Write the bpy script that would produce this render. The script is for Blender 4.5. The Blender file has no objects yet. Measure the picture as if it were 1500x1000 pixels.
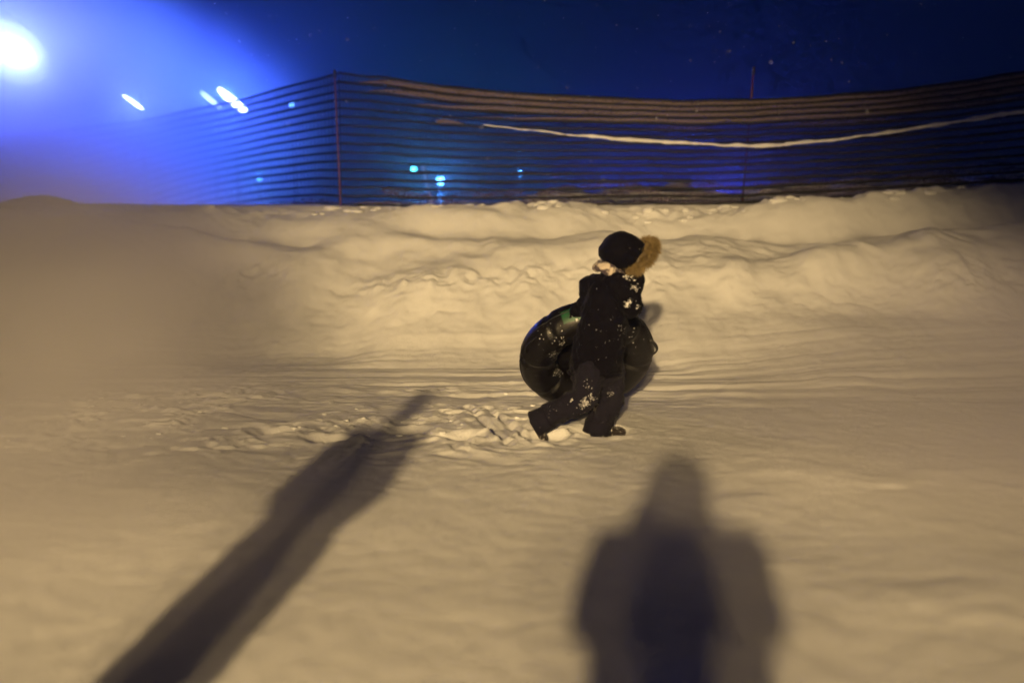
import bpy, bmesh, math, random
import numpy as np
from mathutils import Vector, Matrix

random.seed(7)
rng = np.random.default_rng(7)
sc = bpy.context.scene
C = sc.collection

# ------------------------------------------------------------------ camera
F = 1458.0                       # focal length in pixels of the 1500 px wide photograph (35 mm lens)
EYE = 1.6
PITCH = math.atan(200.0 / F)     # eye level lies 200 px above the picture centre
cam = bpy.data.cameras.new('camera')
cam.lens = 35.0
cam.sensor_width = 36.0
cam.clip_start = 0.02
cam.clip_end = 3000
cam.dof.use_dof = True
cam.dof.focus_distance = 8.4
cam.dof.aperture_fstop = 0.6
co = bpy.data.objects.new('camera', cam)
co.location = (0, 0, EYE)
co.rotation_euler = (math.pi / 2 - PITCH, 0, 0)
C.objects.link(co)
sc.camera = co

# ------------------------------------------------------------------ night sky
w = bpy.data.worlds.new('World')
sc.world = w
w.use_nodes = True
wb = w.node_tree.nodes['Background']
wb.inputs['Color'].default_value = (0.020, 0.110, 0.70, 1)
wb.inputs['Strength'].default_value = 0.017

# ------------------------------------------------------------------ picture
sc.view_settings.view_transform = 'Standard'
sc.view_settings.look = 'None'
sc.view_settings.exposure = 0.0
sc.view_settings.gamma = 1.0
sc.cycles.use_denoising = True
sc.cycles.use_adaptive_sampling = True
sc.cycles.adaptive_threshold = 0.04
sc.cycles.adaptive_min_samples = 20
sc.cycles.max_bounces = 4
sc.cycles.diffuse_bounces = 2
sc.cycles.volume_bounces = 1
sc.cycles.transparent_max_bounces = 16
sc.cycles.volume_step_rate = 4.0
sc.cycles.volume_max_steps = 48
sc.cycles.sample_clamp_indirect = 4.0

# ------------------------------------------------------------------ helpers
cp, sp = math.cos(PITCH), math.sin(PITCH)


def P(px, py, Y):
    """World point seen at photograph pixel (px, py) that stands Y metres in front of the camera."""
    u = (px - 750.0) / F
    v = (500.0 - py) / F
    dy = cp + v * sp
    dz = -sp + v * cp
    k = Y / dy
    return Vector((u * k, Y, EYE + dz * k))


def tag(o, label=None, cat=None, group=None, kind=None):
    if label: o['label'] = label
    if cat: o['category'] = cat
    if group: o['group'] = group
    if kind: o['kind'] = kind
    return o


def empty(name, loc=(0, 0, 0)):
    o = bpy.data.objects.new(name, None)
    o.empty_display_size = 0.2
    o.location = loc
    C.objects.link(o)
    return o


def link(name, me, mat, parent=None, smooth=True):
    o = bpy.data.objects.new(name, me)
    C.objects.link(o)
    if mat is not None:
        me.materials.append(mat)
    if smooth and len(me.polygons):
        me.polygons.foreach_set('use_smooth', [True] * len(me.polygons))
    if parent is not None:
        o.parent = parent
        # vertices are given in world space: undo the parent's offset
        o.matrix_parent_inverse = Matrix.Translation(-Vector(parent.location))
    return o


def mesh_from(bm, name):
    bmesh.ops.recalc_face_normals(bm, faces=bm.faces)
    me = bpy.data.meshes.new(name)
    bm.to_mesh(me)
    bm.free()
    return me


def frame_of(d):
    d = d.normalized()
    a = Vector((0, 0, 1)) if abs(d.z) < 0.9 else Vector((1, 0, 0))
    x = d.cross(a).normalized()
    y = d.cross(x).normalized()
    return x, y


def add_tube(bm, pts, rads, seg=12, cap=True, flat=1.0):
    """Sweep a ring along pts; rads may be a number or a list."""
    pts = [Vector(p) for p in pts]
    if not hasattr(rads, '__len__'):
        rads = [rads] * len(pts)
    rings = []
    px = None
    for i, p in enumerate(pts):
        d = pts[min(i + 1, len(pts) - 1)] - pts[max(i - 1, 0)]
        x, y = frame_of(d)
        if px is not None:
            x = (px - d.normalized() * px.dot(d.normalized())).normalized()
            y = d.normalized().cross(x)
        px = x
        rings.append([bm.verts.new(p + (x * math.cos(t) + y * math.sin(t) * flat) * rads[i])
                      for t in [2 * math.pi * k / seg for k in range(seg)]])
    for a, b in zip(rings, rings[1:]):
        for k in range(seg):
            bm.faces.new((a[k], a[(k + 1) % seg], b[(k + 1) % seg], b[k]))
    if cap:
        bm.faces.new(rings[0][::-1])
        bm.faces.new(rings[-1])
    return rings


def add_capsule(bm, a, b, ra, rb, seg=14):
    """Tapered limb with rounded ends."""
    a, b = Vector(a), Vector(b)
    d = (b - a)
    L = d.length
    d = d.normalized() if L > 1e-6 else Vector((0, 0, 1))
    pts, rads = [], []
    for t in (-0.97, -0.8, -0.5, -0.2):
        pts.append(a + d * ra * t)
        rads.append(ra * math.sqrt(1 - t * t))
    for t in (0.0, 0.33, 0.66, 1.0):
        pts.append(a.lerp(b, t) if L > 1e-6 else a)
        rads.append(ra + (rb - ra) * t)
    for t in (0.2, 0.5, 0.8, 0.97):
        pts.append(b + d * rb * t)
        rads.append(rb * math.sqrt(1 - t * t))
    # keep points strictly ordered
    add_tube(bm, pts, rads, seg)


def add_ellipsoid(bm, c, r, rot=None, seg=20):
    m = Matrix.Translation(Vector(c)) @ (rot.to_4x4() if rot is not None else Matrix.Identity(4)) @ Matrix.Diagonal((r[0], r[1], r[2], 1))
    bmesh.ops.create_uvsphere(bm, u_segments=seg, v_segments=seg // 2 + 2, radius=1.0, matrix=m)


def add_box(bm, c, size, rot=None, bevel=0.0):
    m = Matrix.Translation(Vector(c)) @ (rot.to_4x4() if rot is not None else Matrix.Identity(4)) @ Matrix.Diagonal((size[0], size[1], size[2], 1))
    r = bmesh.ops.create_cube(bm, size=1.0, matrix=m)
    if bevel > 0:
        es = list({e for v in r['verts'] for e in v.link_edges})
        bmesh.ops.bevel(bm, geom=es, offset=bevel, segments=2, affect='EDGES', profile=0.5)


def organic(name, bm, mat, parent, voxel=0.012, smooth=5, wrinkle=0.0, wsize=0.12):
    """Union of overlapping rounded shapes melted into one continuous surface."""
    o = link(name, mesh_from(bm, name), mat, parent)
    m = o.modifiers.new('remesh', 'REMESH')
    m.mode = 'VOXEL'
    m.voxel_size = voxel
    m.use_smooth_shade = True
    s = o.modifiers.new('smooth', 'SMOOTH')
    s.factor = 0.5
    s.iterations = smooth
    if wrinkle > 0:
        tx = bpy.data.textures.new(name + '_folds', 'CLOUDS')
        tx.noise_scale = wsize
        tx.noise_depth = 2
        d = o.modifiers.new('folds', 'DISPLACE')
        d.texture = tx
        d.texture_coords = 'LOCAL'
        d.strength = wrinkle
        d.mid_level = 0.5
    return o


def rot_to(d, up=(0, 0, 1)):
    """Rotation whose local Z points along d."""
    return Vector(d).to_track_quat('Z', 'Y').to_matrix()


# smooth value noise on numpy arrays
_perm = rng.integers(0, 2 ** 31, 4096)


def vnoise(x, y, seed=0):
    xi = np.floor(x).astype(np.int64)
    yi = np.floor(y).astype(np.int64)
    xf = x - xi
    yf = y - yi
    u = xf * xf * xf * (xf * (xf * 6 - 15) + 10)
    v = yf * yf * yf * (yf * (yf * 6 - 15) + 10)

    def h(a, b):
        k = (a * 73856093) ^ (b * 19349663) ^ (seed * 83492791)
        k = (k ^ (k >> 13)) * 1274126177
        return _perm[(k ^ (k >> 16)) & 4095] / 2.0 ** 31
    return (h(xi, yi) * (1 - u) * (1 - v) + h(xi + 1, yi) * u * (1 - v)
            + h(xi, yi + 1) * (1 - u) * v + h(xi + 1, yi + 1) * u * v) * 2 - 1


def fbm(x, y, oct=4, seed=0, gain=0.5):
    s, a, f = 0, 1.0, 1.0
    for i in range(oct):
        s = s + a * vnoise(x * f + 17.3 * i, y * f - 9.1 * i, seed + i)
        a *= gain
        f *= 2.03
    return s


def sstep(a, b, x):
    t = np.clip((x - a) / (b - a), 0, 1)
    return t * t * (3 - 2 * t)


# ------------------------------------------------------------------ materials
def new_mat(name):
    m = bpy.data.materials.new(name)
    m.use_nodes = True
    nt = m.node_tree
    return m, nt, nt.nodes['Principled BSDF'], nt.nodes['Material Output']


def plain(name, col, rough=0.6, metal=0.0, bump=0.0, bscale=60, var=0.0, coat=0.0):
    m, nt, b, out = new_mat(name)
    b.inputs['Base Color'].default_value = (*col, 1)
    b.inputs['Roughness'].default_value = rough
    b.inputs['Metallic'].default_value = metal
    b.inputs['Coat Weight'].default_value = coat
    if bump or var:
        tc = nt.nodes.new('ShaderNodeTexCoord')
        n = nt.nodes.new('ShaderNodeTexNoise')
        n.inputs['Scale'].default_value = bscale
        n.inputs['Detail'].default_value = 4
        nt.links.new(tc.outputs['Object'], n.inputs['Vector'])
        if bump:
            bp = nt.nodes.new('ShaderNodeBump')
            bp.inputs['Strength'].default_value = bump
            bp.inputs['Distance'].default_value = 0.01
            nt.links.new(n.outputs['Fac'], bp.inputs['Height'])
            nt.links.new(bp.outputs['Normal'], b.inputs['Normal'])
        if var:
            mx = nt.nodes.new('ShaderNodeMix')
            mx.data_type = 'RGBA'
            mx.inputs['A'].default_value = tuple(c * (1 - var) for c in col) + (1,)
            mx.inputs['B'].default_value = tuple(min(1, c * (1 + var)) for c in col) + (1,)
            nt.links.new(n.outputs['Fac'], mx.inputs['Factor'])
            nt.links.new(mx.outputs['Result'], b.inputs['Base Color'])
    return m


def snowy_cloth(name, col, rough=0.8, speck=0.66, patch=0.70, fine=90.0, big=7.0, sheen=0.15, snow=(0.75, 0.74, 0.72), bump=0.25, bscale=35, spec=0.08):
    """Dark cloth dusted with snow: small specks plus a few larger caked patches."""
    m, nt, b, out = new_mat(name)
    L = nt.links.new
    tc = nt.nodes.new('ShaderNodeTexCoord')
    n1 = nt.nodes.new('ShaderNodeTexNoise'); n1.inputs['Scale'].default_value = fine; n1.inputs['Detail'].default_value = 3
    n2 = nt.nodes.new('ShaderNodeTexNoise'); n2.inputs['Scale'].default_value = big; n2.inputs['Detail'].default_value = 6
    n3 = nt.nodes.new('ShaderNodeTexNoise'); n3.inputs['Scale'].default_value = bscale; n3.inputs['Detail'].default_value = 4
    for n in (n1, n2, n3):
        L(tc.outputs['Object'], n.inputs['Vector'])

    def ramp(node, lo, hi):
        r = nt.nodes.new('ShaderNodeMapRange')
        r.inputs['From Min'].default_value = lo
        r.inputs['From Max'].default_value = hi
        L(node.outputs['Fac'], r.inputs['Value'])
        return r
    r1 = ramp(n1, speck, speck + 0.05)
    r2 = ramp(n2, patch, patch + 0.06)
    mx = nt.nodes.new('ShaderNodeMath'); mx.operation = 'MAXIMUM'
    L(r1.outputs['Result'], mx.inputs[0]); L(r2.outputs['Result'], mx.inputs[1])
    cm = nt.nodes.new('ShaderNodeMix'); cm.data_type = 'RGBA'
    L(mx.outputs[0], cm.inputs['Factor'])
    cv = nt.nodes.new('ShaderNodeMix'); cv.data_type = 'RGBA'
    cv.inputs['A'].default_value = tuple(c * 0.7 for c in col) + (1,)
    cv.inputs['B'].default_value = tuple(c * 1.4 for c in col) + (1,)
    L(n3.outputs['Fac'], cv.inputs['Factor'])
    L(cv.outputs['Result'], cm.inputs['A'])
    cm.inputs['B'].default_value = (*snow, 1)
    L(cm.outputs['Result'], b.inputs['Base Color'])
    b.inputs['Roughness'].default_value = rough
    b.inputs['Sheen Weight'].default_value = sheen
    b.inputs['Specular IOR Level'].default_value = spec
    bp = nt.nodes.new('ShaderNodeBump'); bp.inputs['Strength'].default_value = bump; bp.inputs['Distance'].default_value = 0.02
    L(n3.outputs['Fac'], bp.inputs['Height'])
    L(bp.outputs['Normal'], b.inputs['Normal'])
    return m


def snow_material():
    m, nt, b, out = new_mat('snow')
    L = nt.links.new
    tc = nt.nodes.new('ShaderNodeTexCoord')
    n = nt.nodes.new('ShaderNodeTexNoise'); n.inputs['Scale'].default_value = 1.3; n.inputs['Detail'].default_value = 5
    L(tc.outputs['Object'], n.inputs['Vector'])
    mx = nt.nodes.new('ShaderNodeMix'); mx.data_type = 'RGBA'
    mx.inputs['A'].default_value = (0.74, 0.74, 0.75, 1)
    mx.inputs['B'].default_value = (0.86, 0.86, 0.86, 1)
    L(n.outputs['Fac'], mx.inputs['Factor'])
    L(mx.outputs['Result'], b.inputs['Base Color'])
    b.inputs['Roughness'].default_value = 0.7
    b.inputs['Specular IOR Level'].default_value = 0.2
    g = nt.nodes.new('ShaderNodeTexNoise'); g.inputs['Scale'].default_value = 60; g.inputs['Detail'].default_value = 6; g.inputs['Roughness'].default_value = 0.65
    L(tc.outputs['Object'], g.inputs['Vector'])
    bp = nt.nodes.new('ShaderNodeBump'); bp.inputs['Strength'].default_value = 0.4; bp.inputs['Distance'].default_value = 0.018
    L(g.outputs['Fac'], bp.inputs['Height'])
    L(bp.outputs['Normal'], b.inputs['Normal'])
    return m


def emit(name, col, strength):
    m, nt, b, out = new_mat(name)
    nt.nodes.remove(b)
    e = nt.nodes.new('ShaderNodeEmission')
    e.inputs['Color'].default_value = (*col, 1)
    e.inputs['Strength'].default_value = strength
    nt.links.new(e.outputs[0], out.inputs['Surface'])
    return m


M_SNOW = snow_material()
M_STRAP = plain('net_strap', (0.004, 0.0035, 0.006), 0.75, var=0.3, bscale=20)
M_NET = plain('net_thread', (0.006, 0.005, 0.012), 0.8)
M_POLE = plain('pole_red', (0.10, 0.022, 0.022), 0.5, var=0.3, bscale=30)
M_POLE_TIP = plain('pole_cap', (0.02, 0.012, 0.014), 0.5)
M_METAL = plain('galvanised', (0.16, 0.17, 0.19), 0.45, 0.6, var=0.2)
M_HOUSING = plain('lamp_housing', (0.06, 0.06, 0.07), 0.5, 0.4)
M_WHITEPOLE = plain('pole_white', (0.75, 0.76, 0.8), 0.5)

# ------------------------------------------------------------------ the snow: run, bank, plateau behind the net, far slope
RIM_X = [-40, -8, -2.3, -0.45, 2.3, 3.2, 5.0, 6.9, 12, 40]
RIM_Z = [1.60, 1.60, 1.59, 1.56, 1.60, 1.60, 1.70, 1.80, 1.95, 2.1]


def height(X, Y):
    X = np.asarray(X, float)
    Y = np.asarray(Y, float)
    rim = np.interp(X, RIM_X, RIM_Z)
    # run that the child walks on
    z = 0.012 * fbm(X * 0.5, Y * 0.5, 3, 3)
    # bank: foot, steep broken lower step, softer upper slope
    wob = 0.42 * fbm(X * 0.36, Y * 0.22 + 3.3, 3, 11) + 0.11 * fbm(X * 1.7, Y * 0.8, 3, 12)
    Yb = Y + wob
    foot = 9.55 - 1.5 * sstep(0.9, 3.6, X)
    step = sstep(foot, 11.25, Yb)
    ut = np.clip((Yb - 10.55) / 2.7, 0, 1)
    upper = (1 - (1 - ut) ** 1.3) * sstep(10.2, 11.6, Yb)
    bank = 0.50 * step + (rim - 0.50) * np.clip(upper, 0, 1)
    onbank = sstep(10.2, 11.2, Y)
    z = z + bank
    # broad dunes and dips of the bank
    up = sstep(10.8, 11.6, Y) * (1 - sstep(13.0, 13.5, Y))
    z = z + up * (0.14 * fbm(X * 0.5 + Y * 0.3, Y * 0.95 - X * 0.12, 2, 21) + 0.022 * fbm(X * 1.3 + Y * 0.8, Y * 2.2, 3, 22))
    # small lumps and scrapes on the bank face
    bl = sstep(10.0, 10.8, Yb) * (1 - sstep(13.2, 13.5, Y)) * (0.3 + 0.7 * sstep(-0.3, 0.5, fbm(X * 0.8 + 3.0, Y * 1.1, 2, 25)))
    z = z + bl * (0.016 * np.abs(fbm(X * 2.6 + Y, Y * 3.4, 3, 26)) + 0.008 * np.clip(fbm(X * 6.5, Y * 8.0, 3, 27), -0.4, 0.4))
    # scooped hollows under the rim (dark bands in the picture)
    hol = np.exp(-((Y - 12.45 - 0.22 * fbm(X * 0.5, X * 0 + 1.0, 2, 31)) / 0.31) ** 2)
    z = z - 0.22 * hol * sstep(-0.6, 0.3, fbm(X * 0.55, X * 0 + 5.0, 2, 32))
    # crusty broken edge of the lower step
    edge = np.exp(-((Yb - 11.25) / 0.22) ** 2) * sstep(-0.5, 0.35, fbm(X * 0.55 + 4.0, X * 0.0 + 2.0, 2, 41))
    rid = 1 - np.abs(fbm(X * 3.6, Y * 4.5, 3, 42))
    z = z + edge * 0.030 * (rid - 0.6) + edge * 0.02 * fbm(X * 9, Y * 9, 3, 43)
    crk = np.exp(-((Yb - 11.08 - 0.07 * fbm(X * 2.4, X * 0, 3, 44)) / 0.06) ** 2) * sstep(0.0, 0.5, fbm(X * 1.1 + 9.0, X * 0.0, 2, 45))
    z = z - 0.014 * crk
    # slumped ribs on the right
    rb = np.exp(-((X - 4.6) / 1.5) ** 2) * np.exp(-((Y - 11.75) / 0.42) ** 2)
    rr = np.sin((X * 1.0 + Y * 1.1) * 11 + 2.2 * fbm(X * 1.5, Y * 1.5, 2, 47))
    z = z + rb * 0.035 * np.maximum(rr, 0.0) * sstep(-0.3, 0.4, fbm(X * 2.0, Y * 2.0, 2, 48))
    # lumpy rim just below the net
    rimband = np.exp(-((Y - 13.12) / 0.24) ** 2)
    lump = np.maximum(fbm(X * 2.6, Y * 3.6, 3, 51), -0.2)
    z = z + rimband * (0.050 * lump + 0.016 * fbm(X * 8, Y * 8, 2, 52))
    # long tube tracks along the foot of the bank
    tr = sstep(7.4, 9.0, Y) * (1 - sstep(9.9, 10.8, Yb)) * (0.35 + 0.65 * sstep(-0.5, 0.4, fbm(X * 0.35, Y * 0.8, 2, 63)))
    t1 = fbm(X * 0.16 + 0.2 * Y, (Y + 0.030 * X) * 5.2, 3, 61)
    t2 = fbm(X * 0.25, (Y - 0.055 * X) * 8.5, 2, 62)
    z = z + tr * (0.020 * np.abs(t1) ** 0.8 * np.sign(t1) + 0.012 * t2)
    # churned, trodden snow left of the child
    Yc = Y + 0.5 * fbm(X * 0.6, Y * 0.5, 2, 69)
    ch = sstep(4.6, 6.9, Yc) * (1 - sstep(8.0, 9.6, Yc)) * (1 - sstep(-0.1, 1.0, X)) * sstep(-4.6, -3.0, X) * (0.35 + 0.65 * sstep(-0.4, 0.5, fbm(X * 0.7, Y * 0.9, 2, 70)))
    Xw = X + 0.16 * fbm(X * 2.3, Y * 2.3, 2, 75)
    Yw = Y + 0.16 * fbm(X * 2.3, Y * 2.3, 2, 76)
    c1 = 1 - np.abs(fbm(Xw * 1.7, Yw * 2.6, 3, 71))
    c2 = np.clip(fbm(Xw * 4.1 + Yw, Yw * 5.5, 4, 72, 0.6), -0.3, 0.45)
    c3 = np.clip(fbm(Xw * 8, Yw * 9, 3, 73) - 0.2, 0, 0.22) * sstep(-0.1, 0.5, fbm(X * 1.6, Y * 2.0, 2, 74))
    z = z + ch * (0.020 * (c1 - 0.6) + 0.020 * c2 + 0.085 * c3)
    # softer lumps in the foreground and to the right
    fg = (1 - sstep(8.5, 9.8, Y))
    z = z + fg * (0.013 * fbm(X * 0.8, Y * 0.8, 2, 81) + 0.0012 * fbm(X * 5, Y * 6, 2, 82))
    rt = sstep(0.2, 1.6, X) * fg
    z = z + rt * 0.016 * np.maximum(fbm(X * 1.7, Y * 2.1, 3, 83) - 0.1, 0)
    # tiny crust everywhere close by
    z = z + 0.0025 * fbm(X * 14, Y * 14, 2, 91)
    # snow pressed down and pushed up round the child's boots
    for bx, by, br in ((0.25, 6.78, 0.13), (0.64, 6.93, 0.15), (-0.35, 6.72, 0.12), (-0.75, 6.95, 0.12), (-1.25, 6.70, 0.12), (-1.7, 6.9, 0.12)):
        q = ((X - bx) / (br * 1.25)) ** 2 + ((Y - by) / br) ** 2
        z = z - 0.045 * np.exp(-q ** 2) + 0.012 * np.exp(-((np.sqrt(q) - 1.35) / 0.3) ** 2) * (1 + 0.8 * vnoise(X * 14, Y * 14, 88))
    # two diagonal sled scratches left of the child
    for x0, y0, x1, y1 in ((-0.36, 7.75, -0.02, 6.45), (-0.20, 7.70, 0.16, 6.50)):
        tt = np.clip(((X - x0) * (x1 - x0) + (Y - y0) * (y1 - y0)) / ((x1 - x0) ** 2 + (y1 - y0) ** 2), 0, 1)
        dd = np.hypot(X - x0 - tt * (x1 - x0), Y - y0 - tt * (y1 - y0))
        z = z - 0.020 * np.exp(-(dd / 0.022) ** 2) + 0.010 * np.exp(-((dd - 0.05) / 0.022) ** 2)
    # drift piled up behind the net, higher to the right
    pile = np.interp(X, [-12, -3, -0.2, 0.4, 1.5, 4, 8, 14], [0.0, 0.02, 0.08, 0.17, 0.20, 0.20, 0.17, 0.2])
    d = np.exp(-((Y - 14.5) / 0.55) ** 2)
    z = z + d * pile * (1 + 0.5 * fbm(X * 1.6, Y * 1.2, 3, 95))
    # plateau falls away beyond, valley, then the far floodlit slope
    fall = sstep(15.5, 34, Y - 0.15 * X)
    z = z - fall * 4.2
    far = sstep(42, 150, Y)
    z = z + far * (6.3 + 1.2 * fbm(X * 0.02, Y * 0.02, 3, 97)) + sstep(20, 60, Y) * 0.8 * fbm(X * 0.06, Y * 0.06, 3, 98)
    return z


def axis(parts):
    out = []
    for a, b, n in parts:
        out.append(np.linspace(a, b, n, endpoint=False))
    return np.concatenate(out)


def geo(a, b, n):
    return a + (b - a) * (np.geomspace(1, 41, n) - 1) / 40.0


def ground_mesh(name, xs, ys):
    XX, YY = np.meshgrid(xs, ys)
    ZZ = height(XX, YY)
    nx, ny = len(xs), len(ys)
    co_ = np.stack([XX, YY, ZZ], -1).reshape(-1, 3).astype(np.float32)
    i = np.arange(ny - 1)[:, None] * nx + np.arange(nx - 1)[None, :]
    q = np.stack([i, i + 1, i + 1 + nx, i + nx], -1).reshape(-1, 4).astype(np.int32)
    me = bpy.data.meshes.new(name)
    me.vertices.add(len(co_))
    me.vertices.foreach_set('co', co_.ravel())
    me.loops.add(q.size)
    me.loops.foreach_set('vertex_index', q.ravel())
    me.polygons.add(len(q))
    me.polygons.foreach_set('loop_start', np.arange(0, q.size, 4, dtype=np.int32))
    me.polygons.foreach_set('loop_total', np.full(len(q), 4, np.int32))
    me.update(calc_edges=True)
    me.validate()
    return me


xs = np.concatenate([geo(-7.4, -420, 40)[::-1], np.arange(-7.38, 7.8, 0.021), geo(7.8, 420, 40)])
ys = np.concatenate([geo(2.6, -200, 36)[::-1], np.arange(2.63, 5.4, 0.035), np.arange(5.4, 14.8, 0.0165), geo(14.8, 700, 70)])
ground = link('snow_ground', ground_mesh('snow_ground', xs, ys), M_SNOW)
tag(ground, 'trodden yellow-lit snow run with a snow bank rising to the net fence', None, kind='structure')


def gz(x, y):
    return float(height(np.array([x]), np.array([y]))[0])


# loose clods of snow: on the trodden run, along the broken step and below the net
def clods(n, xr, yr, sr, flat, seed, wob=0.0):
    g = np.random.default_rng(seed)
    x = g.uniform(*xr, n)
    y = g.uniform(*yr, n)
    keepc = fbm(x * 0.9, y * 1.3, 2, seed) > -0.12
    x, y = x[keepc], y[keepc]
    if wob:
        y = y - 0.42 * fbm(x * 0.36, y * 0.22 + 3.3, 3, 11) * wob
    r = sr[0] + (sr[1] - sr[0]) * g.uniform(0, 1, len(x)) ** 2.5
    zz = height(x, y)
    bmt = bmesh.new()
    bmesh.ops.create_icosphere(bmt, subdivisions=2, radius=1.0)
    bv = np.array([v.co[:] for v in bmt.verts])
    bf = np.array([[v.index for v in f.verts] for f in bmt.faces])
    bmt.free()
    V, Fc = [], []
    for i in range(len(x)):
        k = bv * (1 + 0.30 * vnoise(bv[:, 0] * 1.6 + i * 3.1, bv[:, 1] * 1.6 + bv[:, 2] * 1.3, seed))[:, None]
        k = np.sign(k) * np.abs(k) ** 0.8
        a = g.uniform(0, 6.28)
        k = np.stack([k[:, 0] * math.cos(a) - k[:, 1] * math.sin(a), (k[:, 0] * math.sin(a) + k[:, 1] * math.cos(a)) * g.uniform(0.6, 1), k[:, 2] * flat * g.uniform(0.6, 1.2)], 1)
        V.append(k * r[i] + np.array([x[i], y[i], zz[i] - r[i] * flat * 0.12]))
        Fc.append(bf + i * len(bv))
    return np.concatenate(V), np.concatenate(Fc)


VV, FF, base_n = [], [], 0
for args in ((420, (-3.9, 0.5), (5.9, 8.4), (0.004, 0.026), 0.42, 201), (150, (-4.5, 7.2), (12.9, 13.35), (0.015, 0.10), 0.42, 204)):
    v, f = clods(*args)
    VV.append(v)
    FF.append(f + base_n)
    base_n += len(v)
cm_ = bpy.data.meshes.new('snow_clods')
cm_.from_pydata(np.concatenate(VV).tolist(), [], np.concatenate(FF).tolist())
o = link('snow_clods', cm_, M_SNOW)
tag(o, 'loose clods of snow scattered over the run and the bank', None, kind='stuff')

# ------------------------------------------------------------------ net fence along the top of the bank
TOP = ([-80, 0, 200, 340, 420, 497, 560, 650, 760, 870, 1000, 1100, 1200, 1300, 1400, 1500, 1600],
       [212, 205, 178, 150, 128, 108, 114, 127, 137, 144, 149, 147, 142, 135, 122, 105, 86])


def fenceY(px):
    return 13.45 + max(0, 497 - px) * 0.0185


stations = []
for px in list(range(-80, 497, 16)) + list(range(497, 1601, 14)):
    Y = fenceY(px)
    top = P(px, np.interp(px, TOP[0], TOP[1]), Y)
    zb = gz(top.x, Y) + 0.015
    stations.append((px, top.x, Y, zb, top.z))
S = np.array(stations)
NB = 16


def row_t(i, px):
    t = i / (NB - 1)
    sag = np.interp(px, [400, 620, 900, 1150, 1400, 1600], [0, 0.25, 0.75, 0.85, 0.55, 0.4])
    return t + sag * 0.22 * t * (1 - t) * (0.6 + t)      # rows crowd together below the sagging top edge


def net_row(t, ks=None):
    """Points of the net at height fraction t (number or one per station)."""
    Q = S if ks is None else S[ks]
    t = np.asarray(t, float) * np.ones(len(Q))
    px, x, y, zb, zt = Q.T
    z = zb + (zt - zb) * t + 0.007 * vnoise(px * 0.03, t * 9.0, 5)
    yy = y + 0.05 * np.sin(px * 0.011 + 1.0) * t * (1 - t) * 4
    return [Vector(p) for p in np.stack([x, yy, z], 1).tolist()]


fence = empty('net_fence', (0, 13.45, 1.6))
tag(fence, 'dark sagging net fence with snowy rows along the top of the bank', 'fence')


def ribbon(rows_lo, rows_hi, thick):
    """A thin strip with real thickness between two polylines."""
    bm = bmesh.new()
    n = len(rows_lo)
    a = [bm.verts.new(p + Vector((0, -thick / 2, 0))) for p in rows_lo]
    b = [bm.verts.new(p + Vector((0, -thick / 2, 0))) for p in rows_hi]
    c = [bm.verts.new(p + Vector((0, thick / 2, 0))) for p in rows_hi]
    d = [bm.verts.new(p + Vector((0, thick / 2, 0))) for p in rows_lo]
    for i in range(n - 1):
        for u, v in ((a, b), (b, c), (c, d), (d, a)):
            bm.faces.new((u[i], u[i + 1], v[i + 1], v[i]))
    bm.faces.new((a[0], b[0], c[0], d[0]))
    bm.faces.new((d[-1], c[-1], b[-1], a[-1]))
    return bm


for i in range(NB):
    mid = net_row(row_t(i, S[:, 0]))
    hg = 0.040 + 0.008 * vnoise(S[:, 0] * 0.02 + i * 7.7, S[:, 0] * 0 + 0.5, 9)
    lo = [p - Vector((0, 0, h / 2)) for p, h in zip(mid, hg)]
    hi = [p + Vector((0, 0, h / 2)) for p, h in zip(mid, hg)]
    link('strap', mesh_from(ribbon(lo, hi, 0.006), 'strap'), M_STRAP, fence)

# fine threads between the straps: too many and too thin to pick apart
bm = bmesh.new()
for i in range(NB - 1):
    for f in (0.3, 0.5, 0.7):
        add_tube(bm, net_row(row_t(i, S[:, 0]) * (1 - f) + row_t(i + 1, S[:, 0]) * f), 0.0036, 3, cap=False)
cols = [net_row(t) for t in np.linspace(0, 1, 6)]
for k in range(len(S) - 1):
    for f in (0.0, 0.33, 0.66):
        add_tube(bm, [c[k].lerp(c[k + 1], f) for c in cols], 0.0026, 3, cap=False)
nt_ = link('net_mesh', mesh_from(bm, 'net_mesh'), M_NET, fence)
tag(nt_, kind='stuff')


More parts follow.
